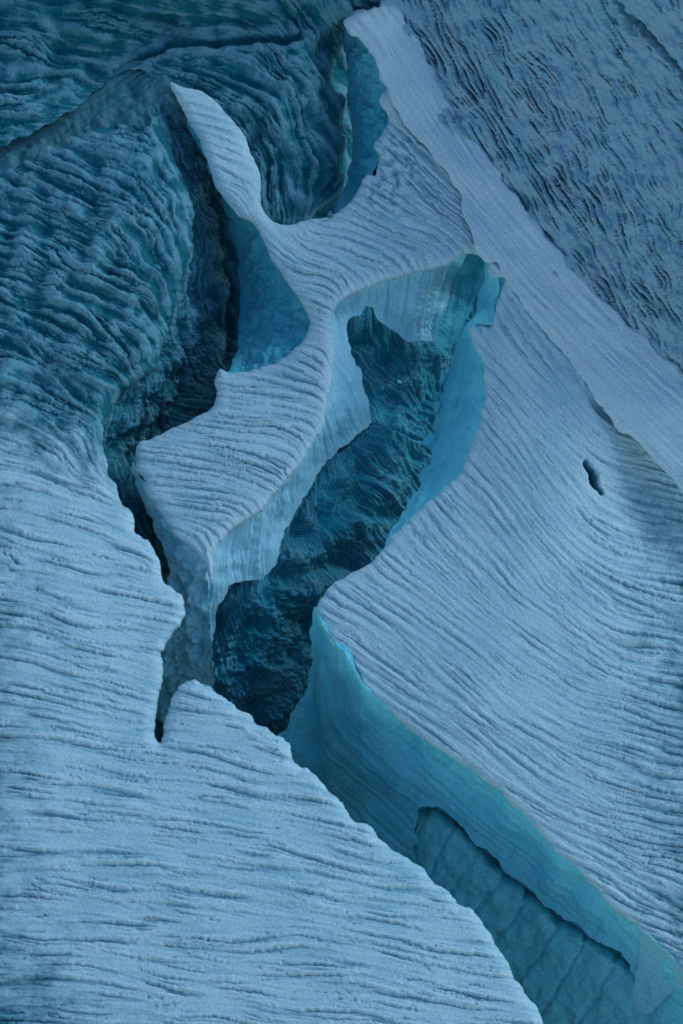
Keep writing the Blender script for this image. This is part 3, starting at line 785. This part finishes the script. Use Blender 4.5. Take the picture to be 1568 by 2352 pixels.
def F_rel(U, V, s, a, d):
    sh = clamp01((V - 1330) / 60)
    an = wander(s, a, 150, a=0.14, wl=220)
    r = ripples(s, an, 151, 13, 110, 2.4, 0.3, patchy=0.9, mixed=0.8, width=0.5, rag=3.0) + 2.6 * np.abs(fbm(s, 60, 159, 4, 0.6)) + 1.5 * lic(band(s, 7.5, 160), an, 120) + 2.0 * lic(band(s, 40, 158), an, 300) - 3 * np.abs(lic(band(s, 70, 156), an, 420)) + 14 * fbm(s, 220, 153, 2)
    r += sh * 7 * np.abs(fbm(s, 52, 155, 4, 0.55))
    # step where the upper floor breaks off
    line = np.interp(U, [780, 840, 880, 930, 980, 1020], [1035, 985, 1000, 1012, 1022, 1030])
    t = V - line
    r += np.where((U > 740), 26 * clamp01(1 - np.abs(t - 6) / 26) * (t > -6) - 22 * np.exp(-((t + 12) / 9.0) ** 2), 0) * clamp01((1010 - U) / 40)
    bx = np.exp(-(((U - 905) / 46.0) ** 2 + ((V - 880) / 26.0) ** 2))
    return r + 26 * bx


struct(sheet('crevasse_floor', F_POLY, F_H, F_F, F_rel, 'deep', seed=53, skirt=False, stain_wl=6.5, stain_len=170, relief_shade=0.25, stain_gain=2.1))

for o in (crest, flut, front, face):
    o.parent = ridge
    o.matrix_parent_inverse = ridge.matrix_world.inverted()
    o.location = -ridge.location
ridge['label'] = 'pale rippled ice ridge with a fluted wall standing between the two crevasses'
ridge['category'] = 'ice ridge'


# ---- loose ice lying in the crevasse
def chunk(name, u, v, rel, size, seed, mat, label, category, group=None, rot=0.0):
    import bmesh
    rng = np.random.default_rng(seed)
    p = rng.standard_normal((11, 3))
    p /= np.linalg.norm(p, axis=1)[:, None]
    p *= (0.65 + 0.6 * rng.random((11, 1)))
    p *= np.array(size) * M / 2
    c, sn = math.cos(rot), math.sin(rot)
    p = p @ np.array([[c, 0, -sn], [0, 1, 0], [sn, 0, c]])
    bm = bmesh.new()
    for q in p:
        bm.verts.new(q)
    bmesh.ops.convex_hull(bm, input=bm.verts)
    bmesh.ops.delete(bm, geom=[x for x in bm.verts if not x.link_faces], context='VERTS')
    bmesh.ops.bevel(bm, geom=list(bm.edges), offset=0.012, segments=1, affect='EDGES')
    me = bpy.data.meshes.new(name)
    bm.to_mesh(me)
    bm.free()
    me.materials.append(MAT[mat])
    o = bpy.data.objects.new(name, me)
    o.location = Vector(to_world(np.array([float(u)]), np.array([float(v)]), np.array([float(rel)]))[0])
    sc.collection.objects.link(o)
    o['label'] = label
    o['category'] = category
    if group:
        o['group'] = group
    return o


chunk('ice_shard', 1014, 868, -150, (16, 26, 62), 3, 'wall', 'tall thin blue ice shard leaning on the upper crevasse wall', 'ice shard', rot=0.12)
chunk('snow_lump', 1018, 838, -128, (22, 22, 16), 5, 'snow', 'small white snow lump capping the thin ice shard', 'snow lump', rot=-0.3)
chunk('ice_chunk', 1003, 935, -158, (26, 30, 34), 8, 'wall', 'upper blue ice chunk clinging to the smooth crevasse wall below the shard', 'ice chunk', 'ice chunks on the crevasse wall')
chunk('ice_chunk', 985, 1012, -148, (34, 34, 60), 12, 'wall', 'larger blue ice chunk low on the smooth crevasse wall', 'ice chunk', 'ice chunks on the crevasse wall', rot=0.25)
chunk('ice_chunk', 868, 893, -205, (30, 20, 22), 15, 'shade', 'blue ice chunk at the foot of the fluted wall', 'ice chunk', rot=-0.2)
chunk('ice_chunk', 912, 878, -215, (24, 18, 20), 18, 'shade', 'blue ice chunk alone on the dark crevasse floor', 'ice chunk', rot=0.4)
chunk('ice_block', 757, 492, 14, (20, 20, 22), 21, 'trough', 'small dark ice block on the rim of the snow saddle', 'ice block', rot=0.5)


# ---- the wider snowfield round the surveyed ice, out to the horizon
def snowfield():
    rng = np.random.default_rng(77)
    u0, u1, v0, v1 = -100.0, 1712.0, -112.0, 2470.0
    n = 40
    e = np.linspace(0, 1, n, endpoint=False)
    u = np.concatenate([u0 + (u1 - u0) * e, np.full(n, u1), u1 - (u1 - u0) * e, np.full(n, u0)])
    v = np.concatenate([np.full(n, v0), v0 + (v1 - v0) * e, np.full(n, v1), v1 - (v1 - v0) * e])
    base = to_world(u, v, np.full(u.shape, -14.0))
    gap = (v >= v1 - 1) & (u > 1150)                 # the crevasse runs on out of view here
    c = base.mean(0)
    fac = [1.0, 1.04, 1.1, 1.2, 1.35, 1.6, 2.0, 2.8, 4.5, 8.0, 14.0, 24.0]
    rows = []
    slope = np.polyfit(base[:, 1], base[:, 2], 1)
    for f in fac:
        p = c + (base - c) * f
        z = np.polyval(slope, p[:, 1])
        w_ = min(1.0, (f - 1) * 3)
        p[:, 2] = base[:, 2] * (1 - w_) + z * w_
        nz = np.convolve(np.tile(rng.standard_normal(len(p)), 3), np.ones(7) / 7, 'same')[len(p):2 * len(p)]
        p[:, 2] += nz * 0.5 * min(6.0, f - 1)
        rows.append(p)
    V_ = np.vstack(rows)
    m = len(base)
    F_ = []
    for r in range(len(fac) - 1):
        for i in range(m):
            j = (i + 1) % m
            if gap[i] or gap[j]:
                continue
            F_.append((r * m + i, r * m + j, (r + 1) * m + j, (r + 1) * m + i))
    me = bpy.data.meshes.new('snowfield')
    me.from_pydata([tuple(q) for q in V_], [], F_)
    me.polygons.foreach_set('use_smooth', [True] * len(F_))
    at = me.attributes.new('stain_shade', 'FLOAT', 'POINT')
    at.data.foreach_set('value', np.full(len(V_), 0.5, np.float32))
    me.materials.append(MAT['snow'])
    o = bpy.data.objects.new('snowfield', me)
    sc.collection.objects.link(o)
    return struct(o)


snowfield()
